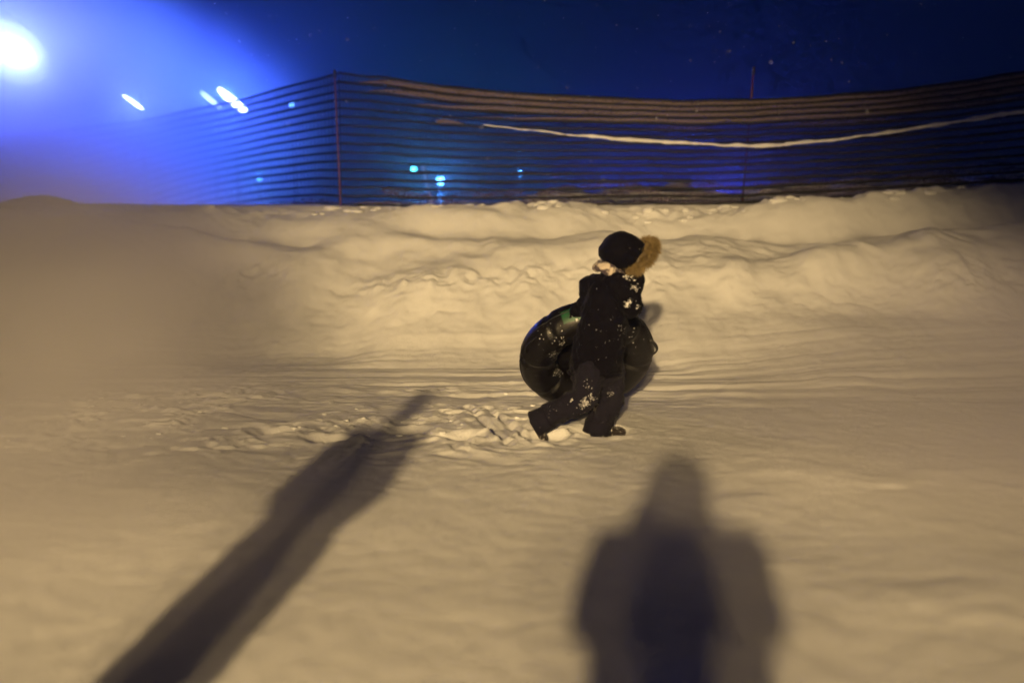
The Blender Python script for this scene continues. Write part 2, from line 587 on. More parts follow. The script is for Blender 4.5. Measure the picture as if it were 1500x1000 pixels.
# frosted rows: snow caught in the net between two straps
def frost_mat(name, col, thr):
    m, nt, b, out = new_mat(name)
    L = nt.links.new
    tc = nt.nodes.new('ShaderNodeTexCoord')
    mp = nt.nodes.new('ShaderNodeMapping')
    mp.inputs['Scale'].default_value = (3.0, 3.0, 60.0)
    n = nt.nodes.new('ShaderNodeTexNoise'); n.inputs['Scale'].default_value = 1.6; n.inputs['Detail'].default_value = 6
    n2 = nt.nodes.new('ShaderNodeTexNoise'); n2.inputs['Scale'].default_value = 60; n2.inputs['Detail'].default_value = 3
    L(tc.outputs['Object'], mp.inputs['Vector']); L(mp.outputs['Vector'], n.inputs['Vector']); L(tc.outputs['Object'], n2.inputs['Vector'])
    ad = nt.nodes.new('ShaderNodeMath'); ad.operation = 'ADD'
    L(n.outputs['Fac'], ad.inputs[0]); L(n2.outputs['Fac'], ad.inputs[1])
    r = nt.nodes.new('ShaderNodeMapRange')
    r.inputs['From Min'].default_value = thr; r.inputs['From Max'].default_value = thr + 0.30
    L(ad.outputs[0], r.inputs['Value'])
    b.inputs['Base Color'].default_value = (*col, 1)
    b.inputs['Roughness'].default_value = 0.9
    tr = nt.nodes.new('ShaderNodeBsdfTransparent')
    mx = nt.nodes.new('ShaderNodeMixShader')
    L(r.outputs['Result'], mx.inputs['Fac']); L(tr.outputs[0], mx.inputs[1]); L(b.outputs[0], mx.inputs[2])
    L(mx.outputs[0], out.inputs['Surface'])
    return m


M_FROST = frost_mat('frosted_net', (0.14, 0.110, 0.118), 0.66)
M_FROST2 = frost_mat('snow_clogged_net', (0.10, 0.078, 0.125), 0.95)


def frost(row, px0, px1, mat, lo_f=0.2, hi_f=0.82, taper=40, top_noise=0.0):
    ks = [k for k in range(len(S)) if px0 <= S[k][0] <= px1]
    if len(ks) < 2:
        return
    px = S[ks, 0]
    e = np.minimum(1.0, np.minimum((px - px0 + 6) / taper, (px1 - px + 6) / taper))
    ta, tb = row_t(row, px), row_t(row + 1, px)
    f1 = lo_f + (hi_f - lo_f) * np.maximum(0.08, e)
    if top_noise:
        f1 = f1 * (1 + top_noise * vnoise(px * 0.045, px * 0 + row * 3.0, 17))
    off = Vector((0, -0.004, 0))
    lo = [p + off for p in net_row(ta + (tb - ta) * lo_f, ks)]
    hi = [p + off for p in net_row(ta + (tb - ta) * np.clip(f1, lo_f + 0.05, 0.97), ks)]
    link('frosted_row', mesh_from(ribbon(lo, hi, 0.004), 'frosted_row'), mat, fence)


R = NB - 2
frost(R, 520, 1600, M_FROST, taper=60)
frost(R - 1, 535, 1600, M_FROST, taper=60)
frost(R - 2, 600, 1600, M_FROST, taper=120)
frost(R - 3, 690, 1600, M_FROST, 0.2, 0.75, taper=220)
frost(R - 4, 950, 1048, M_FROST2, 0.15, 0.6, taper=12)
frost(R - 4, 1120, 1350, M_FROST2, 0.15, 0.7, taper=60)
frost(R - 4, 625, 680, M_FROST, 0.15, 0.75, taper=30)
for r0, spans in ((0, ((330, 500), (501, 700), (701, 905), (906, 1090), (1091, 1380), (1381, 1600))),
                  (1, ((510, 640), (641, 860), (861, 1080), (1081, 1300), (1301, 1600))),
                  (2, ((795, 960), (961, 1085), (1100, 1300), (1301, 1600))),
                  (3, ((1240, 1300), (1430, 1500)))):
    for a, b in spans:
        frost(r0, a, b, M_FROST2, 0.10, 0.74, taper=60, top_noise=0.55)

# poles of the fence
def fence_pole(px_t, py_t, px_b, py_b, capped, off=-0.05):
    a = P(px_b, py_b, fenceY(px_b) + off)
    b = P(px_t, py_t, fenceY(px_b) + off)
    g = gz(a.x, a.y) - 0.25
    d = (b - a)
    a2 = a - d * ((a.z - g) / d.z)
    bm = bmesh.new()
    add_tube(bm, [a2.lerp(b, t) for t in np.linspace(0, 1, 6)], [0.0145, 0.014, 0.0135, 0.013, 0.0125, 0.012], 10)
    p = link('pole', mesh_from(bm, 'pole'), M_POLE, fence)
    if capped:
        bm = bmesh.new()
        dd = d.normalized()
        add_tube(bm, [b - dd * 0.09, b - dd * 0.08, b + dd * 0.0, b + dd * 0.02], [0.016, 0.022, 0.022, 0.010], 10)
        c = link('cap', mesh_from(bm, 'cap'), M_POLE_TIP)
        c.parent = p
        c.matrix_parent_inverse = Matrix.Translation(-Vector(fence.location)) @ Matrix.Identity(4)
        c.matrix_parent_inverse = p.matrix_parent_inverse.inverted() @ Matrix.Translation(-Vector(fence.location))
    return p


fence_pole(490, 104, 499, 302, True)
fence_pole(1104, 100, 1086, 312, True, 0.06)
fence_pole(1640, 60, 1618, 275, True)
fence_pole(180, 168, 186, 300, True)

# the roll of snow lying in the fold of the net
roll = ([708, 740, 790, 850, 920, 1000, 1060, 1110, 1160, 1220, 1300, 1400, 1500, 1580],
        [183, 187, 192, 199, 205, 210, 213, 213.5, 211, 205, 195, 179, 163, 148])
bm = bmesh.new()
pts, rads = [], []
for px in np.arange(708, 1580, 5):
    p = P(px, np.interp(px, *roll), fenceY(px) - 0.10)
    p.z += 0.008 * float(vnoise(np.array([px * 0.05]), np.array([2.2]), 3)[0])
    p.y += 0.03 * float(fbm(np.array([px * 0.07]), np.array([1.2]), 2, 13)[0])
    pts.append(p)
    e = min(1.0, (px - 705) / 260.0)
    rads.append((0.003 + 0.021 * e ** 0.7) * (1 + 0.55 * float(fbm(np.array([px * 0.06]), np.array([4.4]), 3, 6)[0])))
add_tube(bm, pts, rads, 10)
o = link('snow_roll', mesh_from(bm, 'snow_roll'), M_SNOW)
tag(o, 'long thin curved roll of snow lying in the fold of the net fence', 'snow')

# loose strap end trailing on the snow below the net, right of the capped pole
bm = bmesh.new()
pts = []
for px in np.arange(1246, 1480, 6):
    t = (px - 1246) / 234
    q = P(px, 301 - 16 * t + 1.2 * math.sin(px * 0.05), 13.28)
    q.z = gz(q.x, 13.28) + 0.012
    pts.append(q)
add_tube(bm, pts, 0.011, 6)
o = link('loose_rope', mesh_from(bm, 'loose_rope'), M_STRAP)
tag(o, 'dark loose rope lying on the snow just below the right end of the net', 'rope')

# ------------------------------------------------------------------ lit lamps beyond the net
def area(name, loc, target, size, power, col, parent=None):
    l = bpy.data.lights.new(name, 'AREA')
    l.shape = 'DISK'
    l.size = size
    l.energy = power
    l.color = col
    o = bpy.data.objects.new(name, l)
    o.location = loc
    o.rotation_euler = (Vector(target) - Vector(loc)).to_track_quat('-Z', 'Y').to_euler()
    C.objects.link(o)
    if parent is not None:
        o.parent = parent
        o.matrix_parent_inverse = Matrix.Translation(-Vector(parent.location))
    return o


def floodlight(px, py, Y, length, width, tilt, power, strength, col, label, ecol=None, mast_r=0.05):
    c = P(px, py, Y)
    g = gz(c.x, Y + 0.4)
    root = empty('floodlight', (c.x, Y + 0.4, g))
    tag(root, label, 'floodlight', 'floodlights beyond the net fence')
    face = (Vector((0, 0, EYE)) - c).normalized()
    R3 = face.to_track_quat('Z', 'Y').to_matrix() @ Matrix.Rotation(math.radians(tilt), 3, 'Z')
    bm = bmesh.new()
    add_tube(bm, [(c.x, Y + 0.4, g - 0.3), (c.x, Y + 0.4, c.z + 0.2)], [mast_r * 1.3, mast_r], 10)
    link('mast', mesh_from(bm, 'mast'), M_HOUSING, root)
    bm = bmesh.new()
    add_box(bm, c - face * 0.10, (length + 0.08, width + 0.08, 0.16), R3, 0.02)
    h = link('housing', mesh_from(bm, 'housing'), M_HOUSING, root, False)
    bm = bmesh.new()
    add_box(bm, c - face * 0.28, (0.12, 0.12, 0.3), R3)
    link('bracket', mesh_from(bm, 'bracket'), M_METAL, root, False)
    bm = bmesh.new()
    add_ellipsoid(bm, c, (length / 2, width / 2, 0.05), R3, 24)
    link('lens', mesh_from(bm, 'lens'), emit('flood_lens', ecol or col, strength), root)
    if power > 0:
        area('lamp_light', c + face * 0.12, c + face * 3 + Vector((-1.5, 0, -3.0)), max(0.2, min(length, 1.0)), power, col, root)
    return root


BLUE = (0.045, 0.11, 1.0)
floodlight(18, 78, 24, 1.7, 1.3, -40, 9500, 16, (0.12, 0.17, 1.0), 'huge glaring blue-white floodlight at the far upper left', (0.5, 0.6, 1.0), 0.05)
floodlight(195, 150, 18.8, 0.42, 0.06, -36, 30, 60, BLUE, 'small blue-white floodlight with its camera lens streak shaped as a slanted bar, between the glare and the twin bars', (0.5, 0.65, 1.0), 0.03)  # long slanted lens shape imitates a streak of light in the camera lens
floodlight(309, 147, 42, 1.00, 0.10, -40, 1600, 10, BLUE, 'fainter left one of the twin floodlights, camera lens streak shaped as a slanted bar', (0.45, 0.6, 1.0), 0.03)  # bar shape is a smear of light built into the fixture
floodlight(341, 148, 42, 1.45, 0.24, -40, 3500, 30, BLUE, 'bright right one of the twin floodlights, camera lens streak shaped as a slanted bar', (0.55, 0.65, 1.0), 0.03)  # stretched and tilted to copy the lamp's smeared streak
floodlight(427, 153, 62, 0.16, 0.14, -60, 200, 12, BLUE, 'tiny lamp high beside the top left corner of the net', (0.2, 0.6, 1.0), 0.03)


def slope_lamp(px, py, Y, r, power, strength, col, label):
    c = P(px, py, Y)
    g = gz(c.x, Y)
    root = empty('slope_lamp', (c.x, Y, g))
    tag(root, label, 'lamp', 'small lamps low behind the net')
    bm = bmesh.new()
    add_tube(bm, [(c.x, Y, g - 0.3), (c.x, Y, c.z - r * 1.1)], [0.016, 0.014], 8)
    link('post', mesh_from(bm, 'post'), M_HOUSING, root)
    bm = bmesh.new()
    add_tube(bm, [(c.x, Y, c.z + r * 0.75), (c.x, Y, c.z + r * 0.95), (c.x, Y, c.z + r * 1.35)], [r * 1.3, r * 1.2, r * 0.2], 14)
    link('hood', mesh_from(bm, 'hood'), M_HOUSING, root)
    bm = bmesh.new()
    add_ellipsoid(bm, c, (r, r, r * 1.05), None, 18)
    link('globe', mesh_from(bm, 'globe'), emit('globe_glow', col, strength), root)
    if power:
        l = bpy.data.lights.new('lamp_light', 'POINT')
        l.energy = power
        l.color = col
        l.shadow_soft_size = r
        lo = bpy.data.objects.new('lamp_light', l)
        lo.location = c - Vector((0, 0.7, 0))
        C.objects.link(lo)
        lo.parent = root
        lo.matrix_parent_inverse = Matrix.Translation(-Vector(root.location))
    return root


slope_lamp(380, 260, 40, 0.075, 500, 20, (0.10, 0.5, 1.0), 'small cyan lamp low behind the left end of the net')
slope_lamp(606, 248, 40, 0.075, 350, 20, (0.08, 0.7, 0.85), 'small greenish lamp left of the leaning white pole behind the net')
slope_lamp(645, 265, 34, 0.10, 1800, 40, (0.08, 0.34, 1.0), 'brightest cyan lamp behind the net, right of the leaning white pole')
slope_lamp(762, 254, 44, 0.065, 300, 20, (0.08, 0.40, 1.0), 'lone small blue lamp behind the middle of the net')
slope_lamp(1052, 302, 36, 0.09, 3600, 10, (0.07, 0.10, 1.0), 'blue lamp hidden behind the drift near the capped pole')
slope_lamp(900, 303, 40, 0.09, 2600, 10, (0.06, 0.10, 1.0), 'unseen blue lamp added behind the drift left of the capped pole to tint the haze')  # added lamp, out of sight, to colour the haze behind the net blue
slope_lamp(813, 256, 46, 0.06, 0, 2.0, (0.45, 0.25, 1.0), 'faint tiny violet lamp right of the lone blue lamp')

# leaning white marker pole seen through the net
root_a = P(629, 283, 19)
root_b = P(619, 240, 19)
gg = gz(root_a.x, 19) - 0.2
d = root_b - root_a
root_a = root_a - d * ((root_a.z - gg) / d.z)
bm = bmesh.new()
add_tube(bm, [root_a, root_a.lerp(root_b, 0.5), root_b], [0.042, 0.040, 0.032], 8)
o = link('marker_pole', mesh_from(bm, 'marker_pole'), M_WHITEPOLE)
tag(o, 'thin leaning white marker pole standing in the snow behind the net', 'pole')

# ------------------------------------------------------------------ floodlight mast behind the photographer (casts the long shadows)
SODIUM = (1.0, 0.695, 0.32)
dirx = 235 / F
back = 22.0
mx_, my_ = -dirx / cp * back * 0.985, -back
lz = EYE + 0.272 * math.hypot(mx_, my_)
root = empty('lamp_mast', (mx_, my_, gz(mx_, my_)))
tag(root, 'tall mast with three yellow floodlights standing behind the photographer', 'lamp mast')
bm = bmesh.new()
add_tube(bm, [(mx_, my_ - 0.35, -0.3), (mx_, my_ - 0.35, 3), (mx_, my_ - 0.35, lz + 0.4)], [0.14, 0.12, 0.08], 14)
link('mast', mesh_from(bm, 'mast'), M_METAL, root)
perp = Vector((-my_, mx_, 0)).normalized()
bm = bmesh.new()
cc = Vector((mx_, my_ - 0.35, lz))
add_tube(bm, [cc - perp * 1.6, cc + perp * 1.6], 0.05, 10)
link('crossarm', mesh_from(bm, 'crossarm'), M_METAL, root)
for off, pw, size, up in ((0.0, 44000, 0.30, 0.0), (-1.20, 3200, 0.34, 0.0), (1.25, 8500, 0.34, 0.0)):
    c = Vector((mx_, my_, lz + up)) + perp * off
    tgt = Vector((0.1, 8.2, 0.4))
    face = (tgt - c).normalized()
    R3 = face.to_track_quat('Z', 'Y').to_matrix()
    bm = bmesh.new()
    add_box(bm, c - face * 0.16, (0.72, 0.6, 0.24), R3, 0.03)
    link('housing', mesh_from(bm, 'housing'), M_HOUSING, root, False)
    bm = bmesh.new()
    add_ellipsoid(bm, c - face * 0.02, (0.32, 0.26, 0.03), R3, 20)
    link('lens', mesh_from(bm, 'lens'), emit('sodium_lens', SODIUM, 12), root)
    l = bpy.data.lights.new('lamp_light', 'SPOT')
    l.energy = pw
    l.color = SODIUM
    l.spot_size = math.radians(20)
    l.spot_blend = 1.0
    l.shadow_soft_size = size
    lo = bpy.data.objects.new('lamp_light', l)
    lo.location = c + face * 0.3
    lo.rotation_euler = face.to_track_quat('-Z', 'Y').to_euler()
    C.objects.link(lo)
    lo.parent = root
    lo.matrix_parent_inverse = Matrix.Translation(-Vector(root.location))

# ------------------------------------------------------------------ people
M_SKIN = plain('skin', (0.55, 0.33, 0.24), 0.55, bump=0.05, bscale=200)
M_EYE = plain('eye_dark', (0.02, 0.015, 0.012), 0.2)
M_LIP = plain('lips', (0.42, 0.18, 0.15), 0.5)
M_JACKET = snowy_cloth('navy_jacket', (0.0028, 0.0022, 0.0050), 0.85, speck=0.765, patch=0.82, fine=70, sheen=0.02)
M_HOOD = snowy_cloth('navy_hood', (0.0025, 0.0020, 0.0042), 0.85, speck=0.745, patch=0.84, fine=80, sheen=0.02)
M_TROUSERS = snowy_cloth('grey_trousers', (0.0105, 0.0095, 0.0170), 0.9, speck=0.735, patch=0.83, fine=75, sheen=0.03)
M_BOOT = snowy_cloth('snow_boot', (0.020, 0.016, 0.015), 0.7, speck=0.60, patch=0.62, fine=60, big=14)
M_GLOVE = snowy_cloth('dark_glove', (0.008, 0.007, 0.010), 0.8, speck=0.64, patch=0.66)
M_SCARF = snowy_cloth('lilac_scarf', (0.06, 0.045, 0.06), 0.9, speck=0.62, patch=0.55, fine=34, big=13, snow=(0.52, 0.45, 0.38))
M_COAT_A = plain('dark_coat', (0.015, 0.015, 0.02), 0.8, bump=0.2, bscale=25, var=0.3)
M_COAT_B = plain('brown_coat', (0.03, 0.022, 0.02), 0.8, bump=0.2, bscale=25, var=0.3)
M_JEANS = plain('dark_trousers', (0.02, 0.022, 0.03), 0.8, bump=0.2, bscale=40, var=0.3)
M_HAT = plain('knit_hat', (0.03, 0.03, 0.035), 0.9, bump=0.5, bscale=90)
M_CAMBODY = plain('camera_black', (0.015, 0.015, 0.016), 0.4, bump=0.1, bscale=150)
M_GLASS = plain('lens_glass', (0.01, 0.01, 0.02), 0.05, coat=1.0)


def fur_material():
    m, nt, b, out = new_mat('tan_fur')
    g = nt.nodes.new('ShaderNodeTexCoord')
    n = nt.nodes.new('ShaderNodeTexNoise')
    n.inputs['Scale'].default_value = 34
    nt.links.new(g.outputs['Object'], n.inputs['Vector'])
    mx = nt.nodes.new('ShaderNodeMix'); mx.data_type = 'RGBA'
    mx.inputs['A'].default_value = (0.055, 0.036, 0.014, 1)
    mx.inputs['B'].default_value = (0.36, 0.26, 0.11, 1)
    nt.links.new(n.outputs['Fac'], mx.inputs['Factor'])
    nt.links.new(mx.outputs['Result'], b.inputs['Base Color'])
    b.inputs['Roughness'].default_value = 0.7
    return m


M_FUR = fur_material()


def etube(bm, rows, seg=24):
    """rows: (centre, half width, half depth) stacked into one rounded closed tube, rings kept level."""
    rings = []
    for c, rx, ry in rows:
        c = Vector(c)
        rings.append([bm.verts.new(c + Vector((rx * math.cos(t), ry * math.sin(t), 0))) for t in [2 * math.pi * k / seg for k in range(seg)]])
    for a, b in zip(rings, rings[1:]):
        for k in range(seg):
            bm.faces.new((a[k], a[(k + 1) % seg], b[(k + 1) % seg], b[k]))
    bm.faces.new(rings[0][::-1])
    bm.faces.new(rings[-1])


def add_hand(bm, wrist, fdir, palm_n, side, s=1.0, curl=0.5, thick=1.0):
    """Palm, four unequal curled fingers and a thumb leaving the side of the palm."""
    w0 = Vector(wrist)
    f = Vector(fdir).normalized()
    n = (Vector(palm_n) - f * Vector(palm_n).dot(f)).normalized()
    x = f.cross(n).normalized() * side
    for q in (-0.024, -0.008, 0.008, 0.024):
        add_capsule(bm, w0 + x * q * s * 0.8, w0 + f * 0.085 * s + x * q * s, 0.014 * s * thick, 0.013 * s * thick, 10)
    for i, (q, L) in enumerate(((0.030, 0.068), (0.010, 0.078), (-0.010, 0.072), (-0.030, 0.056))):
        p = w0 + f * 0.085 * s + x * q * s
        d = f
        for j, part in enumerate((0.45, 0.32, 0.23)):
            a = curl * (0.7 + 0.15 * i * 0.3)
            d2 = (d * math.cos(a) + n * math.sin(a))
            n2 = (n * math.cos(a) - d * math.sin(a))
            e = p + d2 * L * part * s
            add_capsule(bm, p, e, (0.0095 - 0.001 * j) * s * thick, (0.009 - 0.001 * j) * s * thick, 8)
            p, d = e, d2
            n = n2
        n = (Vector(palm_n) - f * Vector(palm_n).dot(f)).normalized()
    p = w0 + f * 0.028 * s + x * 0.026 * s
    e = p + (f * 0.55 + x * 0.6 + n * 0.45).normalized() * 0.04 * s
    add_capsule(bm, p, e, 0.014 * s * thick, 0.0115 * s * thick, 10)
    add_capsule(bm, e, e + (f * 0.8 + n * 0.55 + x * 0.1).normalized() * 0.03 * s, 0.0115 * s * thick, 0.0095 * s * thick, 10)


def add_boot(bm, heel, toe_dir, up, s=1.0):
    h = Vector(heel)
    t = Vector(toe_dir).normalized()
    u = (Vector(up) - t * Vector(up).dot(t)).normalized()
    sx = t.cross(u)
    for q in (-0.02, 0.02):
        add_capsule(bm, h + t * 0.02 * s + u * 0.045 * s + sx * q * s, h + t * 0.19 * s + u * 0.038 * s + sx * q * s, 0.042 * s, 0.036 * s, 12)
    add_capsule(bm, h + t * 0.035 * s + u * 0.06 * s, h + t * 0.03 * s + u * 0.22 * s, 0.052 * s, 0.056 * s, 14)


def add_sole(bm, heel, toe_dir, up, s=1.0):
    t = Vector(toe_dir).normalized()
    u = (Vector(up) - t * Vector(up).dot(t)).normalized()
    sx = t.cross(u)
    R3 = Matrix((sx, t, u)).transposed()
    add_box(bm, Vector(heel) + t * 0.105 * s + u * 0.006 * s, (0.10 * s, 0.29 * s, 0.028 * s), R3, 0.010 * s)


def add_face(root, c, fd, up, s, parent):
    """Eyes and mouth, as parts of the body."""
    f = Vector(fd).normalized()
    u = (Vector(up) - f * Vector(up).dot(f)).normalized()
    x = f.cross(u)
    R3 = Matrix((x, f, u)).transposed()
    for sd in (-1, 1):
        bm = bmesh.new()
        add_ellipsoid(bm, c + f * 0.088 * s + x * 0.033 * s * sd + u * 0.004 * s, (0.013 * s, 0.008 * s, 0.008 * s), R3, 10)
        link('eye', mesh_from(bm, 'eye'), M_EYE, parent)
    bm = bmesh.new()
    add_ellipsoid(bm, c + f * 0.091 * s - u * 0.052 * s, (0.022 * s, 0.006 * s, 0.006 * s), R3, 10)
    link('mouth', mesh_from(bm, 'mouth'), M_LIP, parent)


def add_head(bm, c, fd, up, s):
    f = Vector(fd).normalized()
    u = (Vector(up) - f * Vector(up).dot(f)).normalized()
    x = f.cross(u)
    R3 = Matrix((x, f, u)).transposed()
    add_ellipsoid(bm, c + u * 0.02 * s, (0.076 * s, 0.094 * s, 0.098 * s), R3, 20)
    add_ellipsoid(bm, c - u * 0.045 * s + f * 0.02 * s, (0.058 * s, 0.068 * s, 0.072 * s), R3, 16)
    add_capsule(bm, c + f * 0.088 * s + u * 0.002 * s, c + f * 0.103 * s - u * 0.026 * s, 0.009 * s, 0.014 * s, 8)
    for sd in (-1, 1):
        add_ellipsoid(bm, c + x * 0.078 * s * sd - u * 0.005 * s, (0.010 * s, 0.020 * s, 0.032 * s), R3, 10)


# ---- the child pulling itself along with the tube
def K(px, py, dy=0.0):
    return P(px, py, 6.9 + dy)


kx = K(872, 632)
child = empty('person', (kx.x, 6.9, gz(kx.x, 6.9)))
tag(child, 'child in dark navy hooded winter jacket striding right with a snow tube', 'person')

fd = Vector((0.70, 0.28, -0.62)).normalized()
hc = K(912, 371, 0.0)
rs, re_, rw = K(906, 417, -0.12), K(925, 452, -0.15), K(931, 408, -0.05)
ls, le, lw = K(867, 419, 0.13), K(857, 448, 0.21), K(843, 456, 0.27)
th, tk, ta = K(862, 548, -0.07), K(858, 581, -0.10), K(797, 614, -0.05)
lh, lk, la = K(893, 550, 0.07), K(898, 581, 0.06), K(876, 622, 0.04)

bm = bmesh.new()
add_capsule(bm, K(877, 535), K(887, 450), 0.09, 0.09)
add_capsule(bm, K(887, 450), K(893, 422), 0.09, 0.07)
add_capsule(bm, ls.lerp(rs, 0.08), rs.lerp(ls, 0.08), 0.032, 0.032)
add_capsule(bm, K(896, 412), K(905, 388), 0.040, 0.040)
add_head(bm, hc, fd, (0.6, 0, 0.8), 0.95)
for a, b, c in ((rs, re_, rw), (ls, le, lw)):
    add_capsule(bm, a, b, 0.034, 0.030)
    add_capsule(bm, b, c, 0.030, 0.024)
for a, b, c in ((th, tk, ta), (lh, lk, la)):
    add_capsule(bm, a, b, 0.075, 0.055)
    add_capsule(bm, b, c, 0.052, 0.036)
add_hand(bm, rw, (0.1, 0.2, 1), (0.2, 1, 0), 1, 0.75, 0.5)
add_hand(bm, lw, (-0.5, 0.5, -0.4), (0.2, 0.3, -1), 1, 0.75, 0.5)
body = organic('body', bm, M_SKIN, child, 0.009, 3)
add_face(child, hc, fd, (0.6, 0, 0.8), 0.95, child)

bm = bmesh.new()
rows = [(K(872, 546), 0.182, 0.150), (K(873, 540), 0.186, 0.155), (K(875, 525), 0.184, 0.155), (K(879, 500), 0.186, 0.155),
        (K(884, 470), 0.172, 0.150), (K(889, 445), 0.166, 0.142), (K(893, 425), 0.152, 0.130), (K(898, 408), 0.115, 0.105), (K(902, 394), 0.078, 0.075)]
etube(bm, rows)
add_capsule(bm, ls, rs, 0.080, 0.080)
add_capsule(bm, rs, re_, 0.078, 0.068)
add_capsule(bm, re_, rw, 0.066, 0.052)
add_capsule(bm, ls, le, 0.078, 0.066)
add_capsule(bm, le, lw, 0.064, 0.050)
jacket = organic('jacket', bm, M_JACKET, child, 0.009, 3, 0.050, 0.085)
# drawn-in seam at the waist and a back yoke as sewn-on welts
bm = bmesh.new()
pts = []
for t in np.linspace(0, 2 * math.pi, 41):
    c = K(871.5, 545)
    pts.append(c + Vector((0.186 * math.cos(t), 0.155 * math.sin(t), 0.004 * math.sin(3 * t))))
add_tube(bm, pts, 0.010, 8)
link('hem', mesh_from(bm, 'hem'), M_JACKET, child)

bm = bmesh.new()
add_capsule(bm, K(862, 538, -0.02), K(890, 540, 0.04), 0.125, 0.12)
add_capsule(bm, th, tk, 0.118, 0.092)
add_capsule(bm, tk, ta, 0.090, 0.084)
add_capsule(bm, lh, lk, 0.105, 0.088)
add_capsule(bm, lk, la, 0.086, 0.092)
trousers = organic('trousers', bm, M_TROUSERS, child, 0.009, 3, 0.050, 0.07)


def cuff(c, d, r0, r1, L):
    d = Vector(d).normalized()
    bm = bmesh.new()
    rings = add_tube(bm, [Vector(c) + d * L * t for t in (-0.6, -0.2, 0.4, 1.0)], [r0, r0 * 1.02, (r0 + r1) / 2, r1], 22, cap=False)
    o = link('trouser_cuff', mesh_from(bm, 'trouser_cuff'), M_TROUSERS, child)
    s = o.modifiers.new('thick', 'SOLIDIFY'); s.thickness = 0.008
    return o


cuff(ta, (ta - tk), 0.088, 0.100, 0.075)
cuff(la, (-0.12, 0, -1), 0.096, 0.106, 0.055)

gt = gz(K(800, 636).x, 6.85)
bm = bmesh.new()
tb_h = K(779, 621, -0.05)
add_boot(bm, tb_h, (0.42, -0.12, -0.70), (0.75, 0, 0.35), 0.72)
bt = organic('boot', bm, M_BOOT, child, 0.009, 3)
bm = bmesh.new()
add_sole(bm, tb_h, (0.42, -0.12, -0.70), (0.75, 0, 0.35), 0.72)
link('sole', mesh_from(bm, 'sole'), M_BOOT, child)
hb = K(874, 632, 0.03)
hb.z = gz(hb.x, hb.y) + 0.005
bm = bmesh.new()
add_boot(bm, hb, (0.93, 0.20, 0.0), (0, 0, 1), 0.95)
organic('boot', bm, M_BOOT, child, 0.009, 3)
bm = bmesh.new()
add_sole(bm, hb, (0.93, 0.20, 0.0), (0, 0, 1), 0.95)
link('sole', mesh_from(bm, 'sole'), M_BOOT, child)

bm = bmesh.new()
add_hand(bm, rw + Vector((0, 0, 0.0)), (0.1, 0.2, 1), (0.2, 1, 0), 1, 0.80, 0.6, 1.35)
organic('glove', bm, M_GLOVE, child, 0.006, 2)
bm = bmesh.new()
add_hand(bm, lw, (-0.5, 0.5, -0.4), (0.2, 0.3, -1), 1, 0.80, 0.6, 1.35)
organic('glove', bm, M_GLOVE, child, 0.006, 2)

# hood, fur ruff, neck warmer
bm = bmesh.new()
hp = [(879.5, 360, .018), (881, 361, .055), (885, 362.5, .088), (891, 364, .112), (899, 365.5, .130), (908, 367, .137), (917, 369, .134), (926, 372.5, .120), (932, 376, .104)]
add_tube(bm, [K(a, b) for a, b, r in hp], [r for a, b, r in hp], 28, cap=False)
bm.faces.new([v for v in bm.verts][:28][::-1])
hood = link('hood', mesh_from(bm, 'hood'), M_HOOD, child)
sm = hood.modifiers.new('sub', 'SUBSURF'); sm.levels = 1; sm.render_levels = 1
so = hood.modifiers.new('thick', 'SOLIDIFY'); so.thickness = 0.012; so.offset = -1
tx = bpy.data.textures.new('hood_folds', 'CLOUDS'); tx.noise_scale = 0.09
dm = hood.modifiers.new('folds', 'DISPLACE'); dm.texture = tx; dm.strength = 0.034; dm.texture_coords = 'LOCAL'

rc = K(938, 375)
rx_, ry_ = frame_of(fd)
# axis in the ring plane that points up-right in the picture
bm = bmesh.new()
ringpts = []
for t in np.linspace(0, 2 * math.pi, 49)[:-1]:
    ringpts.append(rc + (rx_ * math.cos(t) + ry_ * math.sin(t)) * 0.118)
rr = []
for i, p in enumerate(ringpts):
    rad = (p - rc).normalized()
    rr.append([bm.verts.new(p + (rad * math.cos(a) + fd * math.sin(a)) * 0.024) for a in np.linspace(0, 2 * math.pi, 9)[:-1]])
for i in range(48):
    for k in range(8):
        bm.faces.new((rr[i][k], rr[i][(k + 1) % 8], rr[(i + 1) % 48][(k + 1) % 8], rr[(i + 1) % 48][k]))
for i in range(9000):
    t = random.uniform(0, 2 * math.pi)
    a = random.uniform(0, 2 * math.pi)
    rad = rx_ * math.cos(t) + ry_ * math.sin(t)
    tang = fd.cross(rad)
    nrm = rad * math.cos(a) + fd * math.sin(a)
    p = rc + rad * 0.118 + nrm * 0.018
    clump = 0.5 * math.sin(t * 23) + 0.5 * math.sin(t * 9 + 1.0)
    d = (nrm * 0.8 + rad * 0.35 + tang * (0.45 * clump + random.uniform(-0.5, 0.5)) + fd * random.uniform(-0.2, 0.3) + Vector((0, 0, -0.25))).normalized()
    L = random.uniform(0.026, 0.056) * (1.0 + 0.15 * clump)
    sd = d.cross(Vector((random.uniform(-1, 1), random.uniform(-1, 1), random.uniform(-1, 1)))).normalized() * 0.0017
    m1 = p + d * L * 0.55
    e = p + d * L + Vector((0, 0, -0.006))
    v = [bm.verts.new(q) for q in (p - sd, p + sd, m1 + sd * 0.8, m1 - sd * 0.8, e)]
    bm.faces.new((v[0], v[1], v[2], v[3]))
    bm.faces.new((v[3], v[2], v[4]))
link('fur_trim', mesh_from(bm, 'fur_trim'), M_FUR, child, False)

